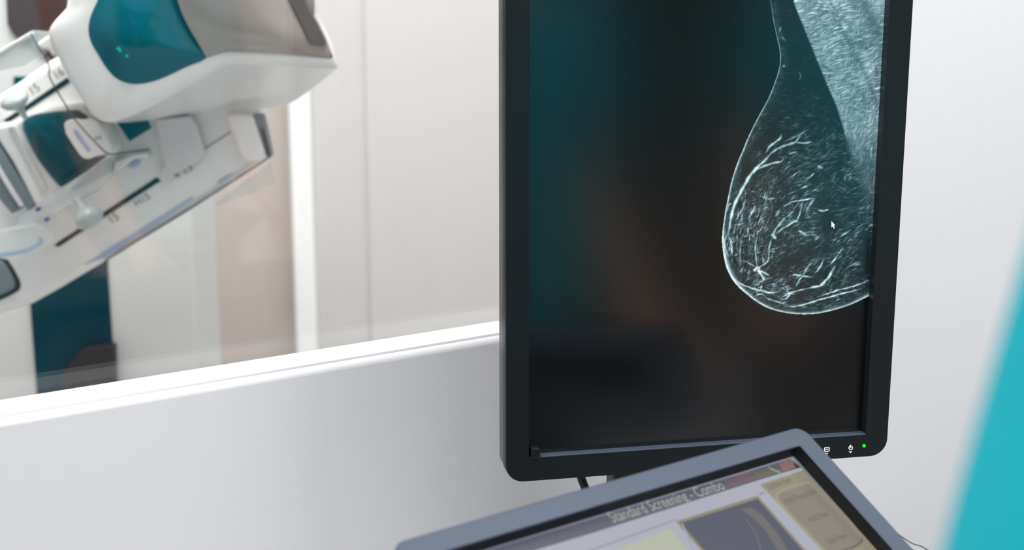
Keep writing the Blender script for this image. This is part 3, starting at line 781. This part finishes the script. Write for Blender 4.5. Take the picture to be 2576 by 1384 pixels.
# front sensor block in the lower left corner of the screen
sb0 = ml(1336, 1150); sb1 = ml(1358, 1127)
bm = bmesh.new()
sp = [(sb0[0], sz0 - 0.0015), (sb1[0], sz0 - 0.0015), (sb1[0], sb1[1] - 0.002), (sb1[0] - 0.0008, sb1[1]), (sb0[0], sb1[1])]
plate('calibration_sensor', [M3(a, b, 0.0012) for a, b in sp], MN, 0.010, M_bezel, mon, bevel=0.0006)
# stand and cable
DESK_Z = 0.66
cu_ = 0.5 * (mx0 + mx1)
nk0 = ml(1562, 1197, -0.05)[0]
st_pts = [M3(nk0, mz0 + 0.22, -0.0755), M3(nk0 + 0.11, mz0 + 0.22, -0.0755), M3(nk0 + 0.11, DESK_Z + 0.02 - MP.z, -0.0755), M3(nk0, DESK_Z + 0.02 - MP.z, -0.0755)]
plate('stand_neck', st_pts, MN, 0.03, M_bezel, mon, bevel=0.004)
bc = M3(nk0 + 0.055, 0, -0.06)
box('stand_base', (-0.13, -0.055, DESK_Z + 0.001), (0.13, 0.10, DESK_Z + 0.022), M_bezel, mon, bevel=0.006,
    M=Matrix(((MU.x, MN.x, 0, bc.x), (MU.y, MN.y, 0, bc.y), (0, 0, 1, 0), (0, 0, 0, 1))))
cb = [mp(1455, 1150, -0.05), mp(1461, 1197, -0.05), mp(1468, 1218, -0.048), mp(1480, 1250, -0.045), mp(1500, 1320, -0.04)]
cbl = catmull([tuple(p) for p in cb], 5, False)
tube('power_cable', cbl, 0.0042, mat('black_cable', (14, 14, 15), rough=0.4), mon)

# ------------------------------------------------------------------ touch display in front
M_tb = mat('touch_grey_plastic', (68, 78, 95), rough=0.42, spec=0.5, vary=0.05, scale=250, bump=0.05)
M_tlip = mat('touch_black_lip', (12, 13, 14), rough=0.5)
TT = math.radians(52.5); TI = math.radians(31.0)
TU = Vector((math.sin(TT), math.cos(TT), 0)); TH_ = Vector((math.cos(TT), -math.sin(TT), 0))
TB = TH_ * math.cos(TI) - Z * math.sin(TI)              # down the panel
TN = TU.cross(-TB).normalized()
if TN.z < 0: TN = -TN
TP = CAM + ray(2020, 1075) * 1.15
def tp_(px, py, off=0.0): return on_plane(px, py, TP + TN * off, TN)
def tl_(px, py, off=0.0):
    d = tp_(px, py, off) - TP
    return d.dot(TU), d.dot(TB)
def T3(u, b, off=0.0): return TP + TU * u + TB * b + TN * off
tu0 = tl_(984, 1371)[0]; tv0 = 0.5 * (tl_(1276, 1281)[1] + tl_(1884, 1108)[1])
tu1 = 0.5 * (tl_(2100, 1163)[0] + tl_(2234, 1308)[0])
THT = 0.335
tmon = empty('touch_display', T3(0.5 * (tu0 + tu1), tv0 + THT, -0.05), 'tilted grey-framed touch display showing a screening menu, lower right foreground', 'touch display')
iu0 = tl_(1135, 1383, -0.001)[0]; iv0 = 0.5 * (tl_(1500, 1274)[1] + tl_(1990, 1128)[1])
iu1 = 0.5 * (tl_(2020, 1140)[0] + tl_(2240, 1362)[0])
iu0 = tu0 + (tu1 - iu1)
iv1 = tv0 + THT - (iv0 - tv0)
o_t = rrect(tu0, tu1, tv0, tv0 + THT, 0.011, 6); i_t = rrect(iu0, iu1, iv0, iv1, 0.002, 6)
def bow(u, b): return 0.0
def touch_frame():
    bm = bmesh.new(); n = len(o_t)
    def r(fr, off): return [bm.verts.new(T3(a + (c - a) * fr, b + (d - b) * fr, off)) for (a, b), (c, d) in zip(o_t, i_t)]
    rows = [r(0.02, -0.032), r(0.0, -0.026), r(0.0, -0.004), r(0.015, -0.0014), r(0.05, -0.0003), r(0.09, 0.0), r(0.12, 0.0), r(0.5, 0.0), r(0.95, 0.0), r(0.97, 0.0), r(1.0, -0.0008)]
    for a, b in zip(rows, rows[1:]):
        for k in range(n): bm.faces.new((a[k], a[(k + 1) % n], b[(k + 1) % n], b[k]))
    bm.faces.new(rows[0])
    return bm
link_mesh('frame', touch_frame(), M_tb, tmon, angle=40)
SD = 0.013
def lip_mesh():
    bm = bmesh.new(); n = len(i_t)
    a = [bm.verts.new(T3(c, d, -0.002)) for c, d in i_t]; b = [bm.verts.new(T3(c, d, -SD - 0.001)) for c, d in i_t]
    for k in range(n): bm.faces.new((a[k], a[(k + 1) % n], b[(k + 1) % n], b[k]))
    return bm
link_mesh('inner_lip', lip_mesh(), M_tlip, tmon, angle=40)
tq = rrect(iu0 - 0.003, iu1 + 0.003, iv0 - 0.003, iv1 + 0.003, 0.001, 1)
def ui(rgb): return mat('ui_%d_%d_%d' % rgb, (5, 5, 6), rough=0.22, spec=0.4, emit=rgb, estr=0.9, vary=0.0)
tscreen = plate('touch_screen', [T3(a, b, -SD) for a, b in tq], TN, 0.003, ui((168, 170, 182)), tmon)
def up_(name, px, rgb, lv=1, m=None):
    return plate(name, [tp_(a, b, -SD + 0.00015 * lv) for a, b in px], TN, 0.0001, m or ui(rgb), tscreen)
def line_px(y_at, slope): pass
up_('title_bar', [(1000, 1452), (1500, 1303), (1989, 1155), (2015, 1176), (1912, 1207), (1500, 1338), (1080, 1465)], (92, 92, 107))
up_('screen_edge_line', [(1000, 1446), (1500, 1298), (1994, 1148), (1992, 1154), (1500, 1303), (1000, 1452)], (128, 134, 146), 2)
up_('screen_edge_line', [(1990, 1150), (1995, 1147), (2222, 1390), (2214, 1390)], (120, 126, 132), 2)
up_('title_bar_picture', [(1822, 1207), (1880, 1188), (1908, 1184), (1880, 1195), (1912, 1204), (1836, 1226)], (108, 92, 102), 2)
up_('title_bar_picture', [(1845, 1200), (1880, 1189), (1892, 1190), (1860, 1199)], (132, 98, 102), 3)
up_('title_bar_picture', [(1930, 1173), (1938, 1176), (1966, 1188), (1962, 1191), (1940, 1182)], (150, 152, 112), 3)
up_('title_bar_picture', [(1958, 1167), (1975, 1160), (1990, 1157), (2004, 1170), (1998, 1178), (1972, 1186), (1966, 1176)], (138, 104, 98), 3)
up_('title_bar_picture', [(1992, 1157), (2014, 1175), (2002, 1179), (1998, 1168)], (66, 56, 60), 4)
up_('title_bar_picture', [(1896, 1190), (1930, 1178), (1955, 1190), (1915, 1203), (1890, 1204)], (104, 102, 88), 2)
up_('menu_panel', [(1912, 1219), (2022, 1183), (2212, 1390), (2080, 1390)], (146, 139, 120))
up_('button_panel', [(1962, 1258), (1960, 1246), (1972, 1238), (2030, 1218), (2038, 1220), (2165, 1352), (2166, 1362), (2150, 1372), (2118, 1384), (2100, 1392), (2080, 1385)], (134, 127, 116), 2)
up_('button_panel_line', [(1950, 1245), (1962, 1233), (2034, 1210), (2036, 1213), (1964, 1237), (1955, 1246), (1960, 1260), (2084, 1396), (2078, 1396), (1954, 1262)], (156, 151, 126), 3)
up_('button_panel_line', [(2150, 1372), (2166, 1362), (2166, 1352), (2170, 1354), (2171, 1364), (2154, 1377), (2120, 1390), (2118, 1384)], (106, 100, 96), 3)
up_('preview_image', [(1710, 1314), (1907, 1253), (2026, 1390), (1770, 1390)], (78, 82, 97))
up_('preview_image_line', [(1700, 1312), (1906, 1247), (1912, 1254), (2032, 1390), (2024, 1390), (1906, 1255), (1712, 1316), (1776, 1390), (1768, 1390)], (138, 130, 112), 2)
up_('preview_streak', [(1862, 1281), (1890, 1277), (1918, 1296), (1955, 1340), (1985, 1390), (1960, 1390), (1925, 1335), (1890, 1300)], (104, 102, 102), 2)
up_('preview_streak', [(1874, 1305), (1880, 1306), (1905, 1345), (1918, 1390), (1912, 1390), (1900, 1347)], (96, 98, 108), 3)
up_('procedure_button', [(1530, 1390), (1620, 1356), (1680, 1333), (1690, 1332), (1732, 1390)], (176, 180, 160))
up_('divider_line', [(1300, 1440), (1500, 1378), (1700, 1306), (1702, 1308), (1500, 1381), (1300, 1444)], (132, 134, 150), 2)
up_('divider_line', [(1715, 1318), (1745, 1390), (1750, 1390), (1718, 1317)], (160, 160, 172), 3)
up_('divider_line', [(1910, 1242), (1924, 1236), (1925, 1238), (1912, 1246)], (132, 134, 150), 2)
def up_text(name, body, a, b, rgb, h=None):
    p, q = tp_(*a, -SD + 0.0006), tp_(*b, -SD + 0.0006)
    return text_mesh(name, body, p, (q - p).normalized(), (-TB), (q - p).length, ui(rgb), tscreen, height=h)
up_text('title_text', 'Standard Screening - Combo', (1543, 1316), (1826, 1231), (168, 171, 164), 0.0098)
up_text('menu_text', 'Update Item', (1936, 1232), (1994, 1212), (92, 92, 88), 0.0058)
up_text('menu_text', 'Add Procedure', (1978, 1270), (2056, 1241), (104, 98, 96), 0.0058)
up_text('menu_text', 'Add View', (2040, 1315), (2087, 1297), (100, 96, 94), 0.0058)
up_text('menu_text', 'Edit View', (2089, 1370), (2134, 1352), (100, 96, 94), 0.0058)
tube('data_cable', catmull([tuple(tp_(2240, 1330, -0.05)), tuple(tp_(2292, 1366, -0.07)), tuple(tp_(2330, 1382, -0.08)), tuple(tp_(2390, 1440, -0.10)), tuple(tp_(2440, 1640, -0.30))], 5, False), 0.00045, M_tlip, tmon, n=8)
# rear housing and foot of the touch display
hq = rrect(tu0 + 0.04, tu1 - 0.04, tv0 + 0.04, tv0 + THT - 0.04, 0.01, 4)
plate('rear_housing', [T3(a, b, -0.0325) for a, b in hq], TN, 0.03, M_tb, tmon, bevel=0.006)
fc = T3(0.5 * (tu0 + tu1), tv0 + 0.5 * THT, -0.064)
tube('stand_post', [Vector((fc.x, fc.y, fc.z + 0.02)), Vector((fc.x, fc.y, DESK_Z + 0.015))], 0.022, M_tb, tmon, n=20)
box('stand_base', (-0.10, -0.09, DESK_Z + 0.001), (0.10, 0.09, DESK_Z + 0.018), M_tb, tmon, bevel=0.005,
    M=Matrix(((TU.x, TH_.x, 0, fc.x), (TU.y, TH_.y, 0, fc.y), (0, 0, 1, 0), (0, 0, 0, 1))))

# ------------------------------------------------------------------ desk under the displays (just below the frame)
M_desk = mat('light_grey_laminate', (205, 207, 210), rough=0.4, vary=0.02)
desk = empty('workstation_desk', WM @ Vector((0.35, 0.4, 0)), 'light grey workstation desk under the two displays along the white wall', 'desk')
box('desk_top', (-0.45, 0.012, DESK_Z - 0.03), (0.54, 0.70, DESK_Z), M_desk, desk, bevel=0.004, M=WM)
for a in (-0.42, 0.48):
    for b in (0.04, 0.64):
        box('leg', (a, b, 0), (a + 0.04, b + 0.04, DESK_Z - 0.03), M_desk, desk, M=WM)

# ------------------------------------------------------------------ person in teal scrubs, close on the right
M_scrub = mat('teal_scrub_cotton', (22, 160, 174), rough=0.8, spec=0.2, vary=0.05, scale=60, bump=0.15)
M_trou = mat('navy_trouser_cotton', (24, 28, 36), rough=0.8, spec=0.2)
M_skin = mat('skin', (214, 170, 146), rough=0.5, spec=0.4, vary=0.04)
M_hair = mat('brown_hair', (58, 42, 32), rough=0.5, vary=0.3, scale=120)
M_shoe = mat('white_clog', (225, 225, 225), rough=0.4)
M_eye = mat('eye', (50, 36, 28), rough=0.1)
PX, PY = 0.340, 0.34
person = empty('person', (PX, PY, 0), 'person in a teal scrub top standing at the right edge, only one shoulder in view', 'person')

def skin_obj(name, verts, edges, radii, m, parent, root=0, levels=2):
    me = bpy.data.meshes.new(name); me.from_pydata([Vector(v) for v in verts], edges, [])
    o = bpy.data.objects.new(name, me); COL.objects.link(o)
    o.modifiers.new('skin', 'SKIN')
    lay = me.skin_vertices[0] if len(me.skin_vertices) else None
    for i, r in enumerate(radii):
        sv = me.skin_vertices[0].data[i]
        sv.radius = (r, r) if not isinstance(r, tuple) else r
        sv.use_root = (i == root)
    sub = o.modifiers.new('subsurf', 'SUBSURF'); sub.levels = levels; sub.render_levels = levels
    o.modifiers['skin'].use_smooth_shade = True
    me.materials.append(m)
    o.parent = parent; o.matrix_parent_inverse = world_of(parent).inverted()
    return o
def P_(x, y, z): return (PX + x, PY + y, z)
V = []; E = []; RA = []
def add(p, r, prev=None):
    V.append(p); RA.append(r)
    if prev is not None: E.append((prev, len(V) - 1))
    return len(V) - 1
pel = add(P_(0, 0, 0.93), (0.13, 0.095))
wa = add(P_(0, 0.0, 1.08), (0.115, 0.085), pel)
ch = add(P_(0, 0.0, 1.25), (0.125, 0.09), wa)
nb = add(P_(0, -0.01, 1.385), (0.06, 0.055), ch)
nk = add(P_(0, 0.0, 1.455), 0.046, nb)
hd0 = add(P_(0, 0.02, 1.52), (0.062, 0.075), nk)
hd1 = add(P_(0, 0.02, 1.60), (0.074, 0.088), hd0)
hd2 = add(P_(0, 0.015, 1.655), (0.055, 0.066), hd1)
hands = []
for s in (-1, 1):
    sh_ = add(P_(s * 0.165, 0.0, 1.335), 0.05, ch)
    el = add(P_(s * 0.185, -0.02, 1.06), 0.038, sh_)
    wr = add(P_(s * 0.19, 0.14, 0.90), 0.026, el)
    pm = add(P_(s * 0.195, 0.205, 0.845), (0.036, 0.016), wr)
    for k, (off, ln) in enumerate(((-0.026, 0.062), (-0.009, 0.072), (0.009, 0.068), (0.025, 0.052))):
        f0 = add(P_(s * 0.195 + off, 0.235, 0.822), 0.0085, pm)
        f1 = add(P_(s * 0.195 + off, 0.235 + ln * 0.5, 0.822 - ln * 0.45), 0.008, f0)
        f2 = add(P_(s * 0.195 + off, 0.235 + ln * 0.75, 0.822 - ln * 0.95), 0.0068, f1)
    t0 = add(P_(s * 0.195 - s * 0.036, 0.19, 0.85), 0.011, pm)
    t1 = add(P_(s * 0.195 - s * 0.055, 0.225, 0.825), 0.0095, t0)
    t2 = add(P_(s * 0.195 - s * 0.055, 0.25, 0.80), 0.008, t1)
    hp = add(P_(s * 0.085, 0.0, 0.86), 0.088, pel)
    kn = add(P_(s * 0.095, 0.01, 0.47), 0.055, hp)
    an = add(P_(s * 0.10, -0.01, 0.09), 0.036, kn)
    ft = add(P_(s * 0.11, 0.11, 0.04), (0.038, 0.03), an)
body = skin_obj('body', V, E, RA, M_skin, person)
# clothing
V, E, RA = [], [], []
a0 = add(P_(0, 0, 0.80), (0.185, 0.135)); a1 = add(P_(0, 0, 0.93), (0.17, 0.125), a0); a2 = add(P_(0, 0, 1.08), (0.15, 0.115), a1)
a3 = add(P_(0, 0, 1.25), (0.155, 0.115), a2); a4 = add(P_(0, -0.01, 1.375), (0.085, 0.07), a3)
for s in (-1, 1):
    b1 = add(P_(s * 0.157, 0.0, 1.347), 0.074, a3); b2 = add(P_(s * 0.167, -0.005, 1.225), 0.070, b1); b3 = add(P_(s * 0.178, -0.01, 1.13), 0.070, b2)
top = skin_obj('scrub_top', V, E, RA, M_scrub, person)
V, E, RA = [], [], []
a0 = add(P_(0, 0, 0.92), (0.15, 0.11))
for s in (-1, 1):
    b1 = add(P_(s * 0.09, 0, 0.80), 0.10, a0); b2 = add(P_(s * 0.10, 0.01, 0.47), 0.078, b1); b3 = add(P_(s * 0.105, -0.01, 0.10), 0.07, b2)
skin_obj('trousers', V, E, RA, M_trou, person)
for s in (-1, 1):
    V, E, RA = [], [], []
    a0 = add(P_(s * 0.105, -0.04, 0.05), (0.046, 0.045)); a1 = add(P_(s * 0.108, 0.05, 0.05), (0.05, 0.045), a0); a2 = add(P_(s * 0.112, 0.16, 0.042), (0.048, 0.036), a1)
    skin_obj('shoe', V, E, RA, M_shoe, person)
# face and hair
def ball(name, c, r, m, n=20):
    bm = bmesh.new(); bmesh.ops.create_uvsphere(bm, u_segments=n, v_segments=n // 2, radius=1)
    for v in bm.verts: v.co = Vector((c[0] + v.co.x * r[0], c[1] + v.co.y * r[1], c[2] + v.co.z * r[2]))
    return link_mesh(name, bm, m, person, angle=90)
for s in (-1, 1):
    ball('eye', P_(s * 0.028, 0.093, 1.575), (0.010, 0.008, 0.007), M_eye)
    ball('ear', P_(s * 0.074, 0.01, 1.565), (0.010, 0.02, 0.03), M_skin)
ball('nose', P_(0, 0.105, 1.55), (0.012, 0.018, 0.02), M_skin)
ball('mouth', P_(0, 0.092, 1.515), (0.022, 0.008, 0.006), mat('lips', (176, 104, 98), rough=0.4))
bm = bmesh.new(); bmesh.ops.create_uvsphere(bm, u_segments=32, v_segments=18, radius=1)
dl = [v for v in bm.verts if v.co.y > 0.35 and v.co.z < 0.45]
bmesh.ops.delete(bm, geom=dl, context='VERTS')
for v in bm.verts: v.co = Vector(P_(v.co.x * 0.088, 0.0 + v.co.y * 0.102, 1.60 + v.co.z * 0.098))
link_mesh('hair', bm, M_hair, person, angle=90)

# an unseen second figure, added for the dark screen to mirror
other = person.copy(); COL.objects.link(other)
other.location = (0.98, -0.30, 0); other.rotation_euler = (0, 0, math.radians(20))
other['label'] = 'added unseen person in teal scrubs further back, mirrored as a blur in the monitor'
for ch_ in list(person.children):
    c_ = ch_.copy(); COL.objects.link(c_); c_.parent = other
